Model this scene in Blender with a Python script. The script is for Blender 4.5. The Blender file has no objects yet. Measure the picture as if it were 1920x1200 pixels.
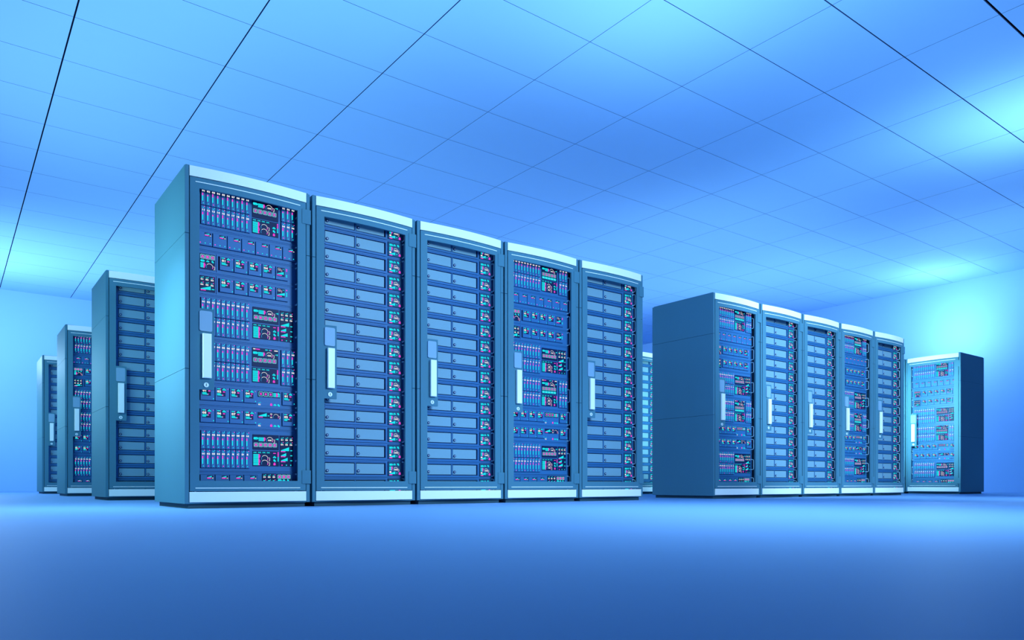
import bpy, math
from mathutils import Vector

scene = bpy.context.scene
COL = scene.collection

# ------------------------------------------------------------------ materials
def principled(name, color, rough=0.5, spec=0.3, noise=0.0, nscale=40.0, metallic=0.0):
    m = bpy.data.materials.new(name); m.use_nodes = True
    nt = m.node_tree; b = nt.nodes['Principled BSDF']
    b.inputs['Roughness'].default_value = rough
    b.inputs['Specular IOR Level'].default_value = spec
    b.inputs['Metallic'].default_value = metallic
    c = (color[0], color[1], color[2], 1)
    if noise > 0:
        tc = nt.nodes.new('ShaderNodeTexCoord'); n = nt.nodes.new('ShaderNodeTexNoise')
        n.inputs['Scale'].default_value = nscale
        mx = nt.nodes.new('ShaderNodeMix'); mx.data_type = 'RGBA'
        mx.inputs['A'].default_value = tuple(v * (1 - noise) for v in color) + (1,)
        mx.inputs['B'].default_value = tuple(min(1, v * (1 + noise)) for v in color) + (1,)
        nt.links.new(tc.outputs['Object'], n.inputs['Vector'])
        nt.links.new(n.outputs['Fac'], mx.inputs['Factor'])
        nt.links.new(mx.outputs['Result'], b.inputs['Base Color'])
    else:
        b.inputs['Base Color'].default_value = c
    return m

def emissive(name, color, strength=1.0):
    m = bpy.data.materials.new(name); m.use_nodes = True
    nt = m.node_tree; b = nt.nodes['Principled BSDF']
    b.inputs['Base Color'].default_value = (0, 0, 0, 1)
    b.inputs['Specular IOR Level'].default_value = 0
    b.inputs['Emission Color'].default_value = (*color, 1)
    b.inputs['Emission Strength'].default_value = strength
    return m

M = dict(
    wall=principled('wall_paint', (0.35, 0.62, 0.95), 0.8, 0.1, 0.01, 3),
    ceil=principled('ceiling_tile', (0.34, 0.61, 0.95), 0.75, 0.1, 0.01, 6),
    edge=principled('tile_edge', (0.06, 0.14, 0.35), 0.8, 0.0),
    void=principled('ceiling_void', (0.01, 0.02, 0.05), 0.9, 0.0),
    floor=principled('floor_vinyl', (0.17, 0.335, 0.60), 0.55, 0.25, 0.01, 5),
    cab=principled('cabinet_paint', (0.070, 0.205, 0.285), 0.6, 0.15, 0.02, 60),
    post=principled('frame_paint', (0.070, 0.205, 0.285), 0.6, 0.15),
    base=principled('plinth_paint', (0.04, 0.10, 0.14), 0.6, 0.2),
    strip=principled('white_trim', (0.92, 0.95, 0.92), 0.4, 0.4),
    tag=principled('pale_blue_plate', (0.24, 0.40, 0.54), 0.5, 0.3),
    black=principled('black_interior', (0.008, 0.014, 0.035), 0.7, 0.1),
    serv=principled('server_blue', (0.030, 0.145, 0.34), 0.5, 0.3, 0.02, 80),
    gap=principled('server_gap', (0.008, 0.018, 0.06), 0.7, 0.1),
    cover=principled('bay_cover_blue', (0.20, 0.36, 0.45), 0.5, 0.3, 0.02, 70),
    knob=principled('knob_navy', (0.012, 0.04, 0.14), 0.5, 0.2),
    glint=principled('knob_glint', (0.9, 0.95, 0.95), 0.3, 0.5),  # highlight put into the colour: white dome on the dark knob
    screen=principled('screen_navy', (0.006, 0.018, 0.07), 0.5, 0.15),
    screenb=principled('indicator_teal', (0.020, 0.08, 0.15), 0.5, 0.15),
    pull=principled('pull_handle_blue', (0.50, 0.75, 0.88), 0.35, 0.5),
    steel=principled('lock_steel', (0.75, 0.85, 0.9), 0.3, 0.5),
    cyan=emissive('lit_cyan', (0.012, 0.82, 0.92)),
    mag=emissive('lit_magenta', (1.0, 0.065, 0.74)),
    white=emissive('lit_white', (1.0, 1.0, 1.0)),
    lblue=emissive('lit_blue', (0.04, 0.35, 0.75)),
    rim=emissive('lit_key_rim', (0.16, 0.58, 0.68)),
    key=emissive('lit_key_fill', (0.18, 0.17, 0.36)),
)

# ------------------------------------------------------------------ mesh builder
class MB:
    def __init__(s): s.v = []; s.f = []; s.m = []; s.mats = []
    def mi(s, k):
        if k not in s.mats: s.mats.append(k)
        return s.mats.index(k)
    def add(s, vs, fs, k):
        o = len(s.v); s.v += [tuple(p) for p in vs]; i = s.mi(k)
        for f in fs: s.f.append(tuple(o + a for a in f)); s.m.append(i)
    def box(s, x0, x1, y0, y1, z0, z1, k):
        vs = [(x, y, z) for x in (x0, x1) for y in (y0, y1) for z in (z0, z1)]
        s.add(vs, [(0,1,3,2),(4,6,7,5),(0,4,5,1),(2,3,7,6),(0,2,6,4),(1,5,7,3)], k)
    def bbox(s, x0, x1, y0, y1, z0, z1, k, b=0.0015):
        """box with the four front edges chamfered (front = low y)"""
        vs = [(x0+b,y0,z0+b),(x1-b,y0,z0+b),(x1-b,y0,z1-b),(x0+b,y0,z1-b),
              (x0,y0+b,z0),(x1,y0+b,z0),(x1,y0+b,z1),(x0,y0+b,z1),
              (x0,y1,z0),(x1,y1,z0),(x1,y1,z1),(x0,y1,z1)]
        fs = [(0,1,2,3),(11,10,9,8)]
        for a in range(4):
            c = (a+1) % 4
            fs += [(a+4,c+4,c,a),(a+8,c+8,c+4,a+4)]
        s.add(vs, fs, k)
    def curved(s, x0, x1, z0, z1, fn, front, back, k, n=12):
        """box whose front and back follow the bulge fn(x)"""
        vs = []
        for i in range(n+1):
            x = x0 + (x1-x0)*i/n; b = fn(x)
            vs += [(x, front-b, z0),(x, front-b, z1),(x, back-b, z1),(x, back-b, z0)]
        fs = []
        for i in range(n):
            o = 4*i
            for a in range(4):
                c = (a+1) % 4
                fs.append((o+a, o+4+a, o+4+c, o+c))
        fs += [(3,2,1,0),(4*n,4*n+1,4*n+2,4*n+3)]
        s.add(vs, fs, k)
    def prism(s, pts, y0, y1, k):
        """polygon in x,z (counter clockwise seen from the front) extruded in y"""
        n = len(pts)
        vs = [(x, y0, z) for x, z in pts] + [(x, y1, z) for x, z in pts]
        fs = [tuple(range(n)), tuple(range(2*n-1, n-1, -1))]
        for i in range(n):
            j = (i+1) % n
            fs.append((i, i+n, j+n, j))
        s.add(vs, fs, k)
    def disc(s, cx, cz, r, y0, y1, k, n=16):
        s.prism([(cx+r*math.cos(2*math.pi*i/n), cz+r*math.sin(2*math.pi*i/n)) for i in range(n)], y0, y1, k)
    def dome(s, cx, cz, r, y0, h, k, n=12, rings=4):
        vs = []; fs = []
        for j in range(rings):
            a = math.pi/2*j/rings
            for i in range(n):
                t = 2*math.pi*i/n
                vs.append((cx+r*math.cos(a)*math.cos(t), y0-h*math.sin(a), cz+r*math.cos(a)*math.sin(t)))
        vs.append((cx, y0-h, cz))
        for j in range(rings-1):
            for i in range(n):
                q = (i+1) % n
                fs.append((j*n+i, j*n+q, (j+1)*n+q, (j+1)*n+i))
        for i in range(n): fs.append(((rings-1)*n+i, (rings-1)*n+(i+1) % n, rings*n))
        s.add(vs, fs, k)
    def tube(s, path, r, k, n=8):
        P = [Vector(p) for p in path]; vs = []; fs = []
        for i, p in enumerate(P):
            d = ((P[min(i+1, len(P)-1)] - P[max(i-1, 0)])).normalized()
            a = d.cross(Vector((1, 0, 0)))
            if a.length < 0.01: a = d.cross(Vector((0, 0, 1)))
            a.normalize(); b = d.cross(a)
            for q in range(n):
                t = 2*math.pi*q/n
                vs.append(p + a*r*math.cos(t) + b*r*math.sin(t))
        for i in range(len(P)-1):
            for q in range(n):
                w = (q+1) % n
                fs.append((i*n+q, i*n+w, (i+1)*n+w, (i+1)*n+q))
        fs += [tuple(range(n-1, -1, -1)), tuple((len(P)-1)*n+q for q in range(n))]
        s.add(vs, fs, k)
    def build(s, name, parent=None):
        me = bpy.data.meshes.new(name)
        me.from_pydata(s.v, [], s.f)
        for k in s.mats: me.materials.append(M[k])
        me.polygons.foreach_set('material_index', s.m)
        me.update()
        o = bpy.data.objects.new(name, me); COL.objects.link(o)
        if parent: o.parent = parent
        return o

def empty(name, loc, rz=0, parent=None):
    o = bpy.data.objects.new(name, None); o.empty_display_size = 0.1
    o.location = loc; o.rotation_euler = (0, 0, rz); COL.objects.link(o)
    if parent: o.parent = parent
    return o

def copy_tree(o, parent=None):
    c = o.copy(); COL.objects.link(c); c.parent = parent
    for ch in o.children: copy_tree(ch, c)
    return c

# ------------------------------------------------------------------ glyphs from the built-in font
_g = {}
def glyph(t):
    if t in _g: return _g[t]
    cu = bpy.data.curves.new('t', 'FONT'); cu.body = t; cu.size = 1.0
    cu.offset = 0.045; cu.resolution_u = 2; cu.fill_mode = 'FRONT'; cu.space_character = 1.06
    ob = bpy.data.objects.new('t', cu); COL.objects.link(ob)
    bpy.context.view_layer.update()
    dg = bpy.context.evaluated_depsgraph_get()
    me = ob.evaluated_get(dg).to_mesh()
    vs = [(v.co.x, v.co.y) for v in me.vertices]
    fs = [tuple(p.vertices) for p in me.polygons]
    up = [p.normal.z > 0 for p in me.polygons]
    fs = [f if u else tuple(reversed(f)) for f, u in zip(fs, up)]
    ob.evaluated_get(dg).to_mesh_clear()
    bpy.data.objects.remove(ob); bpy.data.curves.remove(cu)
    xs = [p[0] for p in vs]; zs = [p[1] for p in vs]
    w, h = max(xs)-min(xs), max(zs)-min(zs)
    vs = [(p[0]-min(xs), p[1]-min(zs)) for p in vs]
    _g[t] = (vs, fs, w, h)
    return _g[t]

class Art:
    """flat lit marks on a panel front; coordinates in x,z metres"""
    def __init__(s, mb, y): s.mb = mb; s.y = y
    def poly(s, pts, k, up=0):
        y = s.y - 0.0003*(1+up)
        s.mb.add([(x, y, z) for x, z in pts], [tuple(range(len(pts)))], k)
    def rect(s, x0, x1, z0, z1, k, up=0):
        s.poly([(x0, z0), (x1, z0), (x1, z1), (x0, z1)], k, up)
    def rrect(s, x0, x1, z0, z1, r, k, up=0):
        pts = []
        for cx, cz, a0 in ((x1-r, z0+r, -90), (x1-r, z1-r, 0), (x0+r, z1-r, 90), (x0+r, z0+r, 180)):
            for q in range(4):
                a = math.radians(a0+30*q); pts.append((cx+r*math.cos(a), cz+r*math.sin(a)))
        s.poly(pts, k, up)
    def dot(s, x, z, r, k, n=10, up=0):
        s.poly([(x+r*math.cos(2*math.pi*i/n), z+r*math.sin(2*math.pi*i/n)) for i in range(n)], k, up)
    def text(s, cx, cz, h, t, k, up=0, wide=1.3):
        vs, fs, w, gh = glyph(t)
        q = h/gh; y = s.y - 0.0003*(1+up)
        s.mb.add([(cx+(a-w/2)*q*wide, y, cz-h/2+b*q) for a, b in vs], fs, k)
    def arc(s, cx, cz, r, w, a0, a1, k, n=12, up=0):
        pts = []
        for i in range(n+1):
            a = math.radians(a0+(a1-a0)*i/n); pts.append((cx+r*math.cos(a), cz+r*math.sin(a)))
        for i in range(n+1):
            a = math.radians(a1-(a1-a0)*i/n); pts.append((cx+(r-w)*math.cos(a), cz+(r-w)*math.sin(a)))
        y = s.y - 0.0003*(1+up)
        m = 2*(n+1); vs = [(x, y, z) for x, z in pts]
        fs = [(i, i+1, m-2-i, m-1-i) for i in range(n)]
        s.mb.add(vs, fs, k)
    def wedge(s, x0, x1, z, h, k='cyan'): s.poly([(x0, z), (x1, z), (x1, z+h), (x0, z+h*0.15)], k)
    def bars(s, x0, xm, z0, z1, n):
        p = (z1-z0)/n; L = (0.45, 0.8, 0.6, 0.25)
        for i in range(n):
            a = z1-(i+1)*p+0.1*p; b = z1-i*p-0.14*p
            s.rect(x0, xm, a, b, 'cyan'); s.rect(xm, xm+0.011*(L[i % 4]+0.35), a, b, 'mag')
    def gauge(s, cx, cz, r, t=None, th=None):
        s.arc(cx, cz, r, r*0.11, 140, 205, 'lblue', 5)
        s.arc(cx, cz, r, r*0.11, 50, 140, 'white', 8)
        s.arc(cx, cz, r, r*0.11, 0, 50, 'white', 4)
        s.arc(cx, cz, r, r*0.17, -28, 0, 'mag', 4)
        s.arc(cx+r*1.25, cz+r*0.02, r*0.30, r*0.1, -60, 90, 'white', 6)
        s.arc(cx+r*1.25, cz-r*0.42, r*0.30, r*0.1, -120, 70, 'white', 6)
        s.dot(cx+r*1.22, cz+r*0.32, r*0.09, 'mag', 6)
        if t: s.text(cx+r*0.08, cz+r*0.05, th or r*0.42, t, 'white', 1)
    def battery(s, x, z, h):
        s.rrect(x, x+h*1.7, z-h/2, z+h/2, h*0.3, 'cyan'); s.dot(x+h*1.7, z, h*0.34, 'cyan')
        s.arc(x+h*1.1, z-h*0.05, h*0.25, h*0.09, 200, 380, 'screen', 5, 1)
    def cloud(s, x, z, h):
        s.dot(x, z+h*0.12, h*0.42, 'cyan'); s.dot(x-h*0.45, z-h*0.1, h*0.28, 'cyan', 8); s.dot(x+h*0.45, z-h*0.1, h*0.30, 'cyan', 8)
        s.rect(x-h*0.45, x+h*0.45, z-h*0.38, z, 'cyan'); s.arc(x, z-h*0.05, h*0.22, h*0.08, 0, 300, 'screen', 6, 1)
    def chat(s, x, z, h):
        s.rrect(x-h*0.42, x+h*0.22, z-h*0.3, z+h*0.45, h*0.16, 'cyan'); s.dot(x+h*0.22, z-h*0.2, h*0.32, 'cyan', 8)
    def lock(s, x, z, h):
        s.rrect(x-h*0.38, x+h*0.38, z-h*0.5, z+h*0.12, h*0.08, 'mag'); s.arc(x, z+h*0.12, h*0.32, h*0.16, 0, 180, 'mag', 6)
        s.dot(x, z-h*0.15, h*0.09, 'screen', 6, 1)
    def sound(s, x, z, h):
        s.poly([(x-h*0.9, z+h*0.1), (x-h*0.5, z-h*0.25), (x-h*0.3, z), (x+h*0.1, z-h*0.1), (x+h*0.1, z+h*0.15), (x-h*0.3, z+h*0.25), (x-h*0.5, z)], 'cyan')
        s.poly([(x, z-h*0.15), (x+h*0.45, z-h*0.5), (x+h*0.6, z), (x+h*0.45, z+h*0.5), (x, z+h*0.15)], 'cyan')
    def keyb(s, cx, cz, w, t, hollow=False):
        s.rrect(cx-w/2, cx+w/2, cz-w/2, cz+w/2, w*0.16, 'rim')
        s.rrect(cx-w*0.38, cx+w*0.38, cz-w*0.38, cz+w*0.38, w*0.08, 'screen' if hollow else 'key', 1)
        s.text(cx, cz, w*0.5, t, 'mag', 2)
    def six(s, x0, dx, z0, dz, h, n=3):
        for r in range(2):
            for c in range(n):
                x = x0+c*dx; z = z0-r*dz
                s.text(x, z, h, '%02d' % (r*n+c+1), 'white')
                s.rect(x-h*0.7, x+h*0.4, z+h*0.85, z+h*1.2, 'cyan')
                s.rect(x+h*0.5, x+h*1.0, z+h*1.2, z+h*1.65, 'mag' if (c == 2 or (r == 1 and c == 0)) else 'cyan')

# ------------------------------------------------------------------ drives, modules, panels of the mixed rack
FACE = 0.058
def drive(parent, x0, x1, z0, z1, num, bar, dotm, ledm, row):
    mb = MB(); mb.bbox(x0, x1, 0.048, 0.07, z0, z1, 'serv', 0.001)
    w = x1-x0; h = z1-z0; a = Art(mb, 0.048)
    t = {'n': (0.36, 0.50), 's': (0.415, 0.50), 'l': (0.325, 0.50)}[bar]
    a.rect(x0+w*0.22, x0+w*0.46, z1-h*0.79, z1-h*t[1], 'cyan')
    a.rect(x0+w*0.22, x0+w*0.46, z1-h*t[1], z1-h*t[0], 'mag')
    a.text(x0+w*0.50, z1-h*0.235, h*0.098, num, 'white')
    a.rect(x0+w*0.30, x0+w*0.64, z1-h*0.125, z1-h*0.095, 'cyan')
    a.rect(x0+w*0.66, x0+w*0.84, z1-h*0.07, z1-h*0.03, 'mag' if dotm else 'cyan')
    a.dot(x0+w*0.5, z1-h*0.905, w*0.115, 'mag' if ledm else 'cyan')
    mb.build('drive_module', parent)

def drive_rows(unit, zb, x0, pitch, n, names):
    for r in range(2):
        z0 = zb+(0.1415 if r == 0 else 0.021); z1 = z0+0.1165
        for i in range(n):
            if r == 0: bar = 'nsl'[i % 3]; dm = i % 3 == 0; lm = i % 3 == 2
            else: bar = 'nls'[i % 3]; dm = i % 3 != 2; lm = i % 3 == 1
            if n == 3:
                bar = ('sln', 'lsn')[r][i]; dm = (i == 2) if r == 0 else i != 1; lm = (i == 1) if r == 0 else i == 0
            drive(unit, x0+i*pitch+0.0015, x0+(i+1)*pitch-0.0015, z0, z1, names[r*n+i], bar, dm, lm, r)

def panel(unit, x0, x1, z0, z1, y=0.054, k='screen', name='display_panel'):
    mb = MB(); mb.bbox(x0, x1, y, FACE+0.004, z0, z1, k, 0.0008)
    return mb, Art(mb, y)

def pull(unit, x, zc, L, face=FACE):
    mb = MB(); y0 = face+0.002; y1 = face-0.030; z0 = zc-L/2; z1 = zc+L/2; r = 0.010
    path = [(x, y0, z0), (x, y1+r, z0), (x, y1+r*0.3, z0+r*0.3), (x, y1, z0+r), (x, y1, z1-r), (x, y1+r*0.3, z1-r*0.3), (x, y1+r, z1), (x, y0, z1)]
    mb.tube(path, 0.0036, 'pull')
    mb.disc(x, z0, 0.0065, face-0.002, face+0.001, 'pull', 10); mb.disc(x, z1, 0.0065, face-0.002, face+0.001, 'pull', 10)
    mb.build('pull_handle', unit)

def unit_body(mb, zb, h):
    mb.box(0.035, 0.715, FACE, 0.62, zb+0.001, zb+h-0.001, 'serv')
    mb.box(0.035, 0.715, FACE-0.004, FACE, zb+0.001, zb+0.007, 'serv')
    mb.box(0.035, 0.715, FACE-0.004, FACE, zb+h-0.007, zb+h-0.001, 'serv')

N10 = ['%02d' % i for i in range(1, 11)]
def display4u(unit, x0, x1, zb, kind, full):
    zl0, zl1, zu0, zu1 = ((0.028, 0.126, 0.132, 0.2567) if kind == 'P' else (0.037, 0.1365, 0.145, 0.2447))
    W = x1-x0
    # upper screen
    mb, a = panel(unit, x0, x1, zb+zu0, zb+zu1); T = zb+zu1; H = zu1-zu0
    sh = 0.0 if kind == 'P' else 0.009
    if kind == 'P':
        z = T-0.009
        a.rect(x0+W*.035, x0+W*.12, z-.003, z+.003, 'white'); a.rect(x0+W*.13, x0+W*.29, z-.003, z+.003, 'mag')
        a.rect(x0+W*.49, x0+W*.59, z-.003, z+.003, 'cyan'); a.rect(x0+W*.64, x0+W*.69, z-.003, z+.003, 'cyan')
        a.rect(x0+W*.69, x0+W*.74, z-.003, z+.003, 'mag'); a.rect(x0+W*.84, x0+W*.98, z-.003, z+.003, 'white')
    a.battery(x0+W*.03, T-.034+sh, .016); a.bars(x0+W*.22, x0+W*.42, T-.052+sh, T-.026+sh, 4)
    a.gauge(x0+W*.645, T-.046+sh, .0225, 'OK', .0105); a.sound(x0+W*.93, T-.036+sh, .014)
    for i in range(5):
        a.keyb(x0+W*.12+i*.0315, T-.080+sh*1.4, .0285, '12345'[i] if kind == 'P' else 'ABCDE'[i])
    if full and kind == 'P':
        for i in range(5): a.rrect(x0+W*.12+i*.0315-.0150, x0+W*.12+i*.0315+.0150, zb+zu0+.006, zb+zu0+.024, .002, 'cyan'); a.rect(x0+W*.12+i*.0315-.0015, x0+W*.12+i*.0315+.0015, zb+zu0+.012, zb+zu0+.018, 'mag', 1)
    mb.build('display_panel', unit)
    # lower screen
    mb, a = panel(unit, x0, x1, zb+zl0, zb+zl1); T = zb+zl1; H = zl1-zl0
    for i in range(4): a.text(x0+W*(.09+.168*i), T-.010, .0085, 'OK', 'cyan')
    a.bars(x0+W*.02, x0+W*.215, T-H*.95, T-H*.20, 9)
    for q in range(2): a.gauge(x0+W*.455, T-H*(.50+.31*q), .0225, '32' if full else None, .012)
    x = x0+W*.83
    if full or kind == 'Q': a.rect(x-.009, x+.009, T-.016, T-.011, 'mag')
    a.cloud(x, T-H*.40, .015); a.chat(x, T-H*.62, .018); a.lock(x, T-H*.84, .019)
    for i in range(6): a.dot(x0+W*.97, T-.010-i*.0105, .0048, 'mag' if i < 3 else 'cyan', 8)
    mb.build('display_panel', unit)

def unit4(rack, zb, kind, names, full):
    mb = MB(); unit_body(mb, zb, .2804)
    mb.box(0.0785, 0.3880, FACE-.0005, FACE, zb+.019, zb+.259, 'gap')
    if kind == 'P': mb.box(0.5925, 0.6935, FACE-.0005, FACE, zb+.019, zb+.259, 'gap')
    u = mb.build('server_unit', rack)
    drive_rows(u, zb, 0.0805, 0.0307, 10, names)
    if kind == 'P':
        display4u(u, .404, .578, zb, 'P', full)
        drive_rows(u, zb, 0.5955, 0.0325, 3, N10)
    else:
        display4u(u, .4075, .582, zb, 'Q', full)
        m2, a = panel(u, .5885, .681, zb+.037, zb+.2447); T = zb+.2447
        a.six(.6035, .031, T-.030, .032, .0105)
        for i, (x1, hh) in enumerate(((.652, .026), (.632, .020), (.642, .023))):
            z = T-.104-i*.034
            a.wedge(.596, x1, z, hh); a.rect(.596, .602, z-.008, z-.001, 'mag'); a.rect(.602, .627, z-.007, z-.002, 'mag')
            a.rect(.660, .674, z+.000, z+.006, 'cyan')
        for i in range(3): a.dot(.6035+.030*i, zb+.045, .0042, 'mag' if i == 0 else 'cyan')
        m2.build('display_panel', u)
    for x in (.050, .700): pull(u, x, zb+.130, .11)

def wedge_module(u, x0, x1, zb, leds=True):
    mb = MB(); mb.bbox(x0, x1, .048, .07, zb+.0275, zb+.1125, 'serv', .001); a = Art(mb, .048)
    a.rect(x1-.0470, x1-.0065, zb+.0860, zb+.1080, 'screen')
    a2 = Art(mb, .0477)
    a2.wedge(x1-.0455, x1-.0175, zb+.0965, .0085); a2.rect(x1-.0455, x1-.0215, zb+.0885, zb+.0945, 'mag')
    a2.text(x1-.0120, zb+.0915, .0062, '01', 'white')
    if leds:
        for i in range(3): a.dot(x0+.013+.030*i, zb+.0415, .0036, 'mag' if i == 0 else 'cyan')
    mb.build('server_module', u)

def number_module(u, x0, x1, zb, z0, z1, num, v):
    mb = MB(); mb.bbox(x0, x1, .048, .07, zb+z0, zb+z1, 'serv', .001); a = Art(mb, .048); T = zb+z1
    w = x1-x0; s0 = x0+w*.10; s1 = x0+w*.73
    a.rect(s0, s1, T-.0570, T-.0040, 'screen'); a = Art(mb, .0477)
    a.rect(s0+.002, s0+.021, T-.0125, T-.0065, 'cyan'); a.rect(s0+.021, s0+.025, T-.0125, T-.0065, 'mag')
    a.cloud(s1-.0095, T-.0125, .0150); a.rect(s1-.0165, s1-.0035, T-.0305, T-.0235, 'mag')
    a.text(s0+.0145, T-.0255, .0150, num, 'white')
    l1, l2 = ((.026, .034), (.022, .032), (.022, .033), (.033, .022))[v % 4]
    for l, z in ((l1, T-.0435), (l2, T-.0515)):
        a.rect(s0+.002, s0+.002+l, z, z+.0065, 'cyan')
        if l > .03: a.rect(s0+.002+l, s0+.006+l+.002*(v % 2), z, z+.0065, 'mag')
    a.rect(x1-.0105, x1-.0065, T-.011, T-.007, 'mag'); a.dot(x1-.0075, zb+z0+.0110, .0036, 'cyan')
    mb.build('server_module', u)

def unit2(rack, zb, kind, full):
    mb = MB(); unit_body(mb, zb, .1402)
    g = lambda x0, x1, z0, z1: mb.box(x0, x1, FACE-.0005, FACE, zb+z0, zb+z1, 'gap')
    if kind == 'u2': g(.0605, .6960, .0245, .114)
    elif kind in ('u3', 'u4'): g(.1880, .6425, .0255, .1155); g(.1755, .1785, .010, .125)
    elif kind in ('u7', 'u8'): g(.0745, .4325, .027, .116); g(.6010, .6935, .026, .116)
    else: g(.0745, .4400, .027, .119)
    u = mb.build('server_unit', rack)
    for x in (.050, .700): pull(u, x, zb+.070, .11)
    if kind == 'u2':
        for i in range(7): wedge_module(u, .0640+i*.0906, .0640+(i+1)*.0906-.0050, zb)
    elif kind in ('u3', 'u4'):
        m2, a = panel(u, .0770, .1690, zb+.018, zb+.1155); T = zb+.1155
        if kind == 'u3':
            for i in range(3): a.keyb(.0925+.0305*i, T-.019, .0285, 'ABC'[i])
            a.battery(.0795, T-.046, .013); a.cloud(.1235, T-.046, .013); a.chat(.1535, T-.045, .015)
            a.bars(.0790, .0985, T-.090, T-.057, 4); a.gauge(.1350, T-.080, .0215)
        else:
            a.six(.0885, .031, T-.023, .033, .0105)
            a.wedge(.0810, .1420, T-.086, .024); a.rect(.0810, .0875, T-.094, T-.087, 'mag'); a.rect(.0875, .1120, T-.093, T-.088, 'mag')
            a.rect(.1480, .1640, T-.083, T-.077, 'cyan')
        m2.build('display_panel', u)
        for i in range(4):
            x0 = .1965+i*.0908
            number_module(u, x0, x0+.0858, zb, .0285, .1145, '%02d' % (i+(1 if kind == 'u3' else 5)), i if kind == 'u3' else 3-i)
        x0 = .1965+4*.0908
        m2 = MB(); m2.bbox(x0, x0+.0810, .048, .07, zb+.0285, zb+.1145, 'serv', .001); a = Art(m2, .048); T = zb+.1145
        a.rect(x0+.006, x0+.060, T-.064, T-.004, 'screen'); a = Art(m2, .0477)
        a.gauge(x0+.0215, T-.0225, .0130, 'OK', .0060); a.sound(x0+.050, T-.0140, .0080)
        q = .045 if kind == 'u3' else .052
        a.wedge(x0+.008, x0+.008+q, T-.0500, .0190); a.rect(x0+.008, x0+.014, T-.0595, T-.0520, 'mag'); a.rect(x0+.014, x0+.040, T-.0590, T-.0535, 'mag')
        n = 2 if kind == 'u3' else 1
        for i in range(4):
            z = T-.012-.0095*i-(0.02 if (i >= 2 and n == 2) else (0.010 if (i >= 1 and n == 1) else 0))
            a.dot(x0+.0730, z, .0046, 'mag' if i < n else 'cyan', 8)
        m2.build('server_module', u)
    elif kind in ('u7', 'u8'):
        for i in range(4):
            x0 = .0785+i*.0905
            number_module(u, x0, x0+.0860 if i < 3 else .4315, zb, .0300, .1155, '%02d' % (i+(1 if kind == 'u7' else 5)), i if kind == 'u7' else 3-i)
        number_module(u, .6050, .6925, zb, .0290, .1145, '01' if kind == 'u7' else '02', 0 if kind == 'u7' else 3)
        m2, a = panel(u, .4420, .5920, zb+.075, zb+.113); T = zb+.113
        if kind == 'u7':
            for i in range(3): a.keyb(.4610+.0325*i, T-.019, .0300, '8', True)
            a.bars(.5440, .5630, T-.034, T-.006, 3); a.chat(.5805, T-.013, .018); a.cloud(.5805, T-.028, .013)
        else:
            a.wedge(.4460, .5000, T-.027, .0230); a.rect(.4460, .4520, T-.0345, T-.0285, 'mag'); a.rect(.4520, .4740, T-.0340, T-.0290, 'mag')
            a.rect(.5060, .5180, T-.024, T-.019, 'cyan')
            a.text(.5300, T-.009, .0080, '02', 'white'); a.text(.5300, T-.031, .0080, '04', 'white'); a.rect(.5270, .5330, T-.022, T-.017, 'mag')
            a.gauge(.5620, T-.026, .0185)
        m2.build('display_panel', u)
        m3, a = panel(u, .4420, .5920, zb+.018, zb+.040, .0570, 'serv')
        a.text(.4520, zb+.024, .0100, '01' if kind == 'u7' else '02', 'white'); a.rect(.4450, .4560, zb+.0325, zb+.0360, 'cyan'); a.rect(.4570, .4620, zb+.0365, zb+.0400, 'cyan')
        a.lock(.5310, zb+.029, .0180); a.cloud(.5560, zb+.026, .0140); a.chat(.5810, zb+.026, .0170)
        m3.build('indicator_strip', u)
    else:
        for i in range(4): wedge_module(u, .0785+i*.0905, .0785+(i+1)*.0905-.0050, zb+.0045, False)
        m2, a = panel(u, .4696, .5653, zb+.020, zb+.1275); T = zb+.1275
        a.six(.4850, .0315, T-.023, .034, .0105); m2.build('display_panel', u)
        m2, a = panel(u, .5690, .6650, zb+.020, zb+.1260); T = zb+.1260
        for i in range(3): a.keyb(.5865+.0305*i, T-.019, .0285, 'ABC'[i])
        a.battery(.5750, T-.043, .013); a.cloud(.6160, T-.043, .013); a.chat(.6450, T-.043, .015)
        m2.build('display_panel', u)

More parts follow.
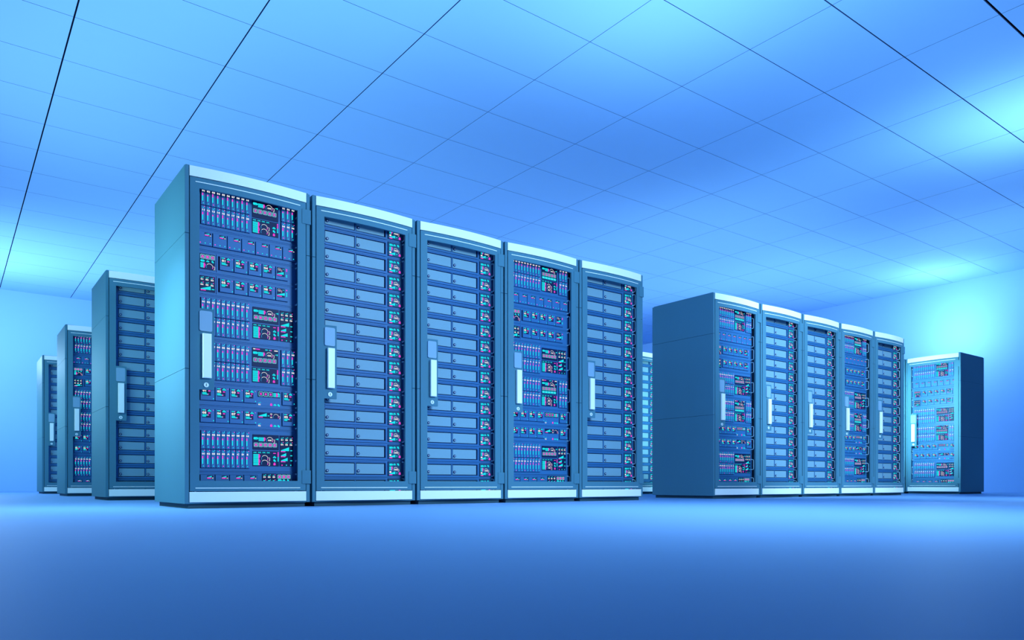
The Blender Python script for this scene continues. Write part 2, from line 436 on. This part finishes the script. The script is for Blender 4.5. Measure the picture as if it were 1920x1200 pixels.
# ------------------------------------------------------------------ cabinet shell
BH = lambda x: 0.025*max(0.0, 1-((x-0.375)/0.375)**2)
def cabinet(name):
    r = empty(name, (0, 0, 0))
    for x0, x1 in ((-.0265, -.0015), (.7515, .7770)):
        mb = MB(); zs = (.0292, .8674, 1.7069, 2.1270)
        for a, b in zip(zs, zs[1:]): mb.bbox(x0, x1, 0, .834, a+.0012, b-.0012, 'cab', .002)
        mb.box(x0+.003, x1-.003, .004, .83, .04, 2.12, 'black')
        mb.build('side_panel', r)
    mb = MB(); mb.box(-.0015, .7515, .005, .834, 2.1050, 2.1290, 'cab'); mb.box(-.018, .769, .012, .82, 2.127, 2.134, 'cab')
    mb.build('top_panel', r)
    mb = MB(); mb.box(-.0015, .7515, .820, .834, .0292, 2.105, 'cab'); mb.build('back_panel', r)
    mb = MB(); mb.box(-.0015, .7515, .004, .820, .0292, .0420, 'cab'); mb.build('bottom_panel', r)
    mb = MB(); mb.box(-.0005, .7505, .026, .808, 0, .0292, 'base'); mb.build('plinth', r)
    mb = MB()
    for x0, x1 in ((.000, .033), (.717, .750)):
        mb.box(x0, x1, .066, .085, .043, 2.104, 'black')
        for q in range(40):
            mb.box((x0+x1)/2-.004, (x0+x1)/2+.004, .0655, .066, .08+q*.05, .09+q*.05, 'gap')
    mb.box(.0, .75, .63, .64, .043, 2.104, 'black')
    mb.build('mounting_rail', r)
    mb = MB(); mb.curved(.0005, .7495, 2.0640, 2.1275, BH, -.004, .010, 'strip'); mb.build('top_trim', r)
    mb = MB(); mb.curved(.0005, .7495, .0391, .1038, BH, -.004, .010, 'strip'); mb.build('bottom_trim', r)
    # door
    d = MB()
    d.curved(.0030, .0575, .1085, 2.0600, BH, -.002, .014, 'cab', 3)
    d.curved(.6880, .7470, .1085, 2.0600, BH, -.002, .014, 'cab', 3)
    d.curved(.0575, .6880, 1.9955, 2.0600, BH, -.002, .014, 'cab', 12)
    d.curved(.0575, .6880, .1085, .1735, BH, -.002, .014, 'cab', 12)
    d.curved(.0575, .1445, .7435, 1.2500, BH, -.002, .014, 'cab', 3)
    door = d.build('door', r)
    for z in (2.0305, .1250):
        mb = MB(); mb.curved(.0342, .7052, z, z+.005, BH, -.0050, -.0015, 'strip'); mb.build('trim_line', door)
    yb = -BH(.093)-.002
    mb = MB(); pts = []
    for cx, cz, a0 in ((.1220, 1.1175, -90), (.1220, 1.2240, 0), (.0670, 1.2240, 90), (.0670, 1.1175, 180)):
        for q in range(5):
            a = math.radians(a0+22.5*q); pts.append((cx+.010*math.cos(a), cz+.010*math.sin(a)))
    mb.prism(pts, yb-.0055, yb+.006, 'tag'); mb.build('name_plate', door)
    mb = MB(); mb.bbox(.0720, .1235, yb-.026, yb-.006, .8140, 1.0905, 'strip', .003)
    mb.box(.085, .112, yb-.007, yb+.004, .830, .850, 'base'); mb.box(.085, .112, yb-.007, yb+.004, 1.055, 1.075, 'base')
    mb.build('door_handle', door)
    mb = MB(); mb.disc(.0965, .7725, .0150, yb-.0050, yb+.004, 'steel', 20); mb.box(.0945, .0985, yb-.0056, yb-.0049, .7640, .7810, 'black')
    mb.build('door_lock', door)
    for z0, z1 in ((1.9180, 2.0150), (.1560, .2460)):
        mb = MB()
        y = -BH(.72)
        vs = [(.7185, y-.006), (.7500, -.010), (.7800, -.010), (.7800, .012), (.7185, .012)]
        n = 5
        mb.add([(a, b, z0) for a, b in vs]+[(a, b, z1) for a, b in vs],
               [tuple(range(n)), tuple(range(2*n-1, n-1, -1))]+[(i, i+n, (i+1) % n+n, (i+1) % n) for i in range(n)], 'cab')
        mb.build('hinge', door)
    return r

def mixed_rack(name, full):
    r = cabinet(name)
    B = [1.7770, 1.6368, 1.4966, 1.3564, 1.0760, .7956, .6554, .5152, .2348, .0946]
    n20 = ['%02d' % i for i in range(1, 21)]
    nae = N10+N10[:5]+list('ABCDE')
    unit4(r, B[0], 'P', n20, full); unit2(r, B[1], 'u2', full); unit2(r, B[2], 'u3', full); unit2(r, B[3], 'u4', full)
    unit4(r, B[4], 'Q', nae, full); unit4(r, B[5], 'P', n20, full); unit2(r, B[6], 'u7', full); unit2(r, B[7], 'u8', full)
    unit4(r, B[8], 'Q', nae, full); unit2(r, B[9], 'u10', full)
    return r

def slot_rack(name):
    r = cabinet(name)
    proto = None
    P = .1249
    for k in range(16):
        T = 1.9517-P*(k-1)
        if proto is None:
            mb = MB()
            mb.box(.035, .715, .068, .62, -P+.001, -.001, 'serv')
            mb.box(.035, .0870, .056, .068, -P+.001, -.001, 'serv')
            mb.box(.5610, .715, .056, .068, -P+.001, -.001, 'serv')
            mb.box(.0870, .5610, .056, .068, -.0215, -.001, 'serv')
            mb.box(.0870, .5610, .056, .068, -P+.001, -.1075, 'serv')
            mb.box(.0890, .5590, .052, .056, -.0135, -.0080, 'serv')
            mb.box(.0890, .5590, .052, .056, -P+.0015, -.1155, 'serv')
            mb.box(.0875, .5605, .0672, .068, -.1070, -.0220, 'gap')
            mb.box(.3165, .3250, .060, .068, -.1070, -.0220, 'serv')
            mb.box(.5755, .6925, .0555, .056, -.1150, -.0090, 'gap')
            u = mb.build('server_unit', r)
            for x0, x1 in ((.0925, .3125), (.3290, .5505)):
                c = MB(); c.bbox(x0, x1, .061, .068, -.1020, -.0275, 'cover', .001); c.build('drive_cover', u)
                kx = x0+.0140; kz = -.0810
                c = MB(); c.disc(kx, kz, .0105, .0540, .0610, 'knob', 16); c.dome(kx, kz, .0042, .0540, .004, 'glint'); c.build('knob', u)
            c = MB(); c.bbox(.5785, .6893, .0500, .0570, -.1122, -.0118, 'screenb', .001); a = Art(c, .0500)
            x = .5785; z = -.0118; a.battery(x+.010, z-.020, .0145); a.cloud(x+.052, z-.019, .0145); a.chat(x+.082, z-.018, .0175)
            a.bars(x+.010, x+.026, z-.063, z-.034, 4)
            a.gauge(x+.061, z-.058, .0190, 'ON', .0115)
            a.rrect(x+.010, x+.026, z-.080, z-.069, .002, 'white')
            a.wedge(x+.010, x+.058, z-.0900, .0200); a.rect(x+.010, x+.034, z-.0980, z-.0915, 'mag')
            a.rect(x+.065, x+.076, z-.084, z-.079, 'cyan'); a.lock(x+.095, z-.084, .0200)
            c.build('display_panel', u)
            for xx in (.050, .700): pull(u, xx, -.062, .100, .056)
            u.location.z = T; proto = u
        else:
            c = copy_tree(proto, r); c.location.z = T
    return r

# ------------------------------------------------------------------ place the racks
G1 = 'server racks in the nearest row'
G2 = 'server racks in the second group of the front row'
G3 = 'first racks of the rows receding on the left'
G4 = 'server racks turned to face the aisle at the far right'
G5 = 'server racks seen through the gap between the two groups'
PA = mixed_rack('server_rack', False)
PC = mixed_rack('server_rack', True)
PB = slot_rack('server_rack')
used = set()
def place(kind, u, v, rz, label, group):
    src = {'A': PA, 'C': PC, 'B': PB}[kind]
    if kind in used: o = copy_tree(src)
    else: o = src; used.add(kind)
    o.location = (u, v, 0); o.rotation_euler = (0, 0, rz)
    o['label'] = label; o['category'] = 'server rack'; o['group'] = group
    return o
X0, V0, PT = 1.2008, 4.8996, .8197
place('A', X0, V0, 0, 'largest, nearest server rack full of numbered glowing drives, left end of the front row', G1)
place('B', X0+PT, V0, 0, 'blue server rack of flat drive covers touching the largest rack of glowing drives', G1)
place('B', X0+2*PT, V0, 0, 'blue server rack of flat drive covers, middle one of the five in the nearest group', G1)
place('C', X0+3*PT, V0, 0, 'server rack of glowing drives, second from the right end of the nearest group', G1)
place('B', X0+4*PT, V0, 0, 'server rack of flat drive covers at the right end of nearest group, before the gap', G1)
Y0 = X0+5.133
place('C', Y0, V0, 0, 'server rack of glowing drives with dark side showing, left end of right-hand group', G2)
place('B', Y0+PT, V0, 0, 'server rack of flat drive covers, second from the left in the right-hand group', G2)
place('B', Y0+2*PT, V0, 0, 'server rack of flat drive covers, middle one of the right-hand group of five', G2)
place('C', Y0+3*PT, V0, 0, 'server rack of glowing drives, second from the right in the right-hand group', G2)
place('B', Y0+4*PT, V0, 0, 'server rack of flat drive covers at the right end of the right-hand group', G2)
place('B', X0, 7.771, 0, 'server rack of flat drive covers just behind and left of the nearest rack, half hidden', G3)
place('C', X0, 10.728, 0, 'server rack of glowing drives at the left, between two racks of flat drive covers', G3)
place('B', X0, 13.50, 0, 'smallest and farthest server rack at the far left, by the back wall', G3)
place('B', Y0+2*PT, 7.771, 0, 'pale lit server rack seen in the narrow gap between the two groups', G5)
place('B', Y0+3*PT, 7.771, 0, 'server rack beside the pale one in the gap, hidden behind the right-hand group', G5)
place('C', 12.140, 5.670, -math.pi/2, 'brightly lit server rack turned to face left, dark side panel, far right of room', G4)
place('B', 12.140, 5.670+PT, -math.pi/2, 'server rack mostly hidden between the right-hand group and the turned far-right rack', G4)

# ------------------------------------------------------------------ the room
def struct(o): o['kind'] = 'structure'; return o
CU0, CUS, CV0, CVS, CH = .8316, 1.1947, 7.008, .7604, 3.954
I0, I1, J0, J1 = -3, 12, -8, 14
XL, XR, YF, YB = CU0+I0*CUS, CU0+I1*CUS, CV0+J0*CVS, CV0+J1*CVS
mb = MB()
GU = {0: .0065, 1: .0055, 2: .0048}; GV = {-6: .0095, -5: .0055, -4: .0038}
gu = lambda i: GU.get(i, .0026); gv = lambda j: GV.get(j, .0026)
for i in range(I0, I1):
    for j in range(J0, J1):
        x0 = CU0+i*CUS+gu(i); x1 = CU0+(i+1)*CUS-gu(i+1); y0 = CV0+j*CVS+gv(j); y1 = CV0+(j+1)*CVS-gv(j+1)
        mb.add([(x0, y0, CH), (x0, y1, CH), (x1, y1, CH), (x1, y0, CH)], [(0, 1, 2, 3)], 'ceil')
        mb.add([(x, y, z) for z in (CH, CH+.010) for x, y in ((x0, y0), (x0, y1), (x1, y1), (x1, y0))], [(0, 4, 5, 1), (1, 5, 6, 2), (2, 6, 7, 3), (3, 7, 4, 0), (7, 6, 5, 4)], 'edge')
mb.box(XL-.2, XR+.2, YF-.2, YB+.2, CH+.03, CH+.08, 'void')
struct(mb.build('ceiling'))
mb = MB(); mb.box(XL-.2, XR+.2, YF-3, YB+.2, -.1, 0, 'floor'); struct(mb.build('floor'))
mb = MB(); mb.box(XL-.1, XR+.1, YB, YB+.1, 0, CH+.05, 'wall'); struct(mb.build('wall_back'))
mb = MB(); mb.box(XR, XR+.1, YF, YB, 0, CH+.05, 'wall'); struct(mb.build('wall_right'))

# ------------------------------------------------------------------ light
LC = (0.42, 0.72, 1.0)
def area(loc, target, sx, sy, power, col=LC):
    l = bpy.data.lights.new('lamp', 'AREA'); l.shape = 'RECTANGLE'; l.size = sx; l.size_y = sy; l.energy = power; l.color = col
    o = bpy.data.objects.new('area_light', l); COL.objects.link(o); o.location = loc
    o.rotation_euler = (Vector(target)-Vector(loc)).to_track_quat('-Z', 'Y').to_euler()
def point(loc, power, col=LC):
    l = bpy.data.lights.new('lamp', 'POINT'); l.energy = power; l.shadow_soft_size = 0.0; l.color = col
    o = bpy.data.objects.new('point_light', l); COL.objects.link(o); o.location = loc

area((3.5, 0.4, 2.2), (3.5, 4.9, 1.9), 1.4, 1.2, 250)
def spot(loc, target, deg, blend, power, r=.4, col=LC):
    l = bpy.data.lights.new('lamp', 'SPOT'); l.energy = power; l.color = col; l.spot_size = math.radians(deg); l.spot_blend = blend; l.shadow_soft_size = r
    o = bpy.data.objects.new('spot_light', l); COL.objects.link(o); o.location = loc
    o.rotation_euler = (Vector(target)-Vector(loc)).to_track_quat('-Z', 'Y').to_euler()
spot((7.0, 0.3, 3.0), (8.6, 4.9, 1.9), 56, .45, 1700)
spot((13.6, 7.8, 2.0), (15.1, 7.2, .4), 110, 1.0, 90, 0)  # unseen fill added to lift the lower right wall
def up(x, y, z, size, power): area((x, y, z), (x, y, z+1), size, size, power)
up(4.4, 3.9, 2.7, 1.4, 19); up(9.0, 2.8, 2.8, 1.0, 34)
up(5.0, 9.5, 2.4, 5.0, 26); up(10.0, 8.5, 2.4, 5.0, 66); up(-0.3, 8.0, 2.3, 4.0, 62); up(0.6, 14.8, 2.3, 3.0, 50); up(13.0, 8.0, 2.4, 3.5, 35); up(12.5, 4.2, 2.4, 2.0, 20)
up(9.0, 14.0, 2.4, 5.0, 120); up(4.5, 14.0, 2.4, 4.0, 60); up(1.8, 4.6, 2.5, 3.0, 24)
point((14.2, 6.1, 2.95), 78)
LG = (0.42, 0.90, 1.0)
for v, q in ((5.35, 40), (8.3, 15), (11.3, 15), (14.2, 15)): area((.0, v, 1.25), (1.2, v, 1.25), .6, .6, q, LG)
point((0.3, 15.6, 2.3), 150)
spot((3.8, 3.1, 1.95), (3.8, 3.3, 0), 130, 1.0, 150, 0)
spot((8.8, 2.7, 1.95), (8.8, 2.8, 0), 130, 1.0, 160, 0)
spot((0.5, 5.0, 2.0), (.5, 5.0, 0), 130, 1.0, 125, 0)
spot((7.9, 6.05, 1.3), (9.0, 7.8, 1.1), 75, .7, 330, .3, LG)
spot((10.65, 5.35, 1.4), (12.1, 5.3, 1.25), 82, .6, 330, .25, LG)
for v in (6.5, 9.5, 12.3): area((-.1, v, 1.6), (1.7, v+1.4, 1.2), .6, .6, 16, LG)  # unseen fills added to brighten the fronts of the left racks

w = bpy.data.worlds.new('world'); scene.world = w; w.use_nodes = True
w.node_tree.nodes['Background'].inputs[0].default_value = (.08, .3, 1, 1)
w.node_tree.nodes['Background'].inputs[1].default_value = 0.03

# ------------------------------------------------------------------ camera
cam = bpy.data.cameras.new('camera'); cam.sensor_width = 36; cam.lens = 1402.9/1920*36
cam.shift_y = (907.2-600)/1920; cam.clip_start = .05
co = bpy.data.objects.new('camera', cam); COL.objects.link(co)
co.location = (0, 0, .154); co.rotation_euler = (math.pi/2, 0, -.6475)
scene.camera = co
vs = scene.view_settings
vs.view_transform = 'Standard'; vs.look = 'None'; vs.gamma = 1; vs.use_curve_mapping = False; vs.exposure = 0.0
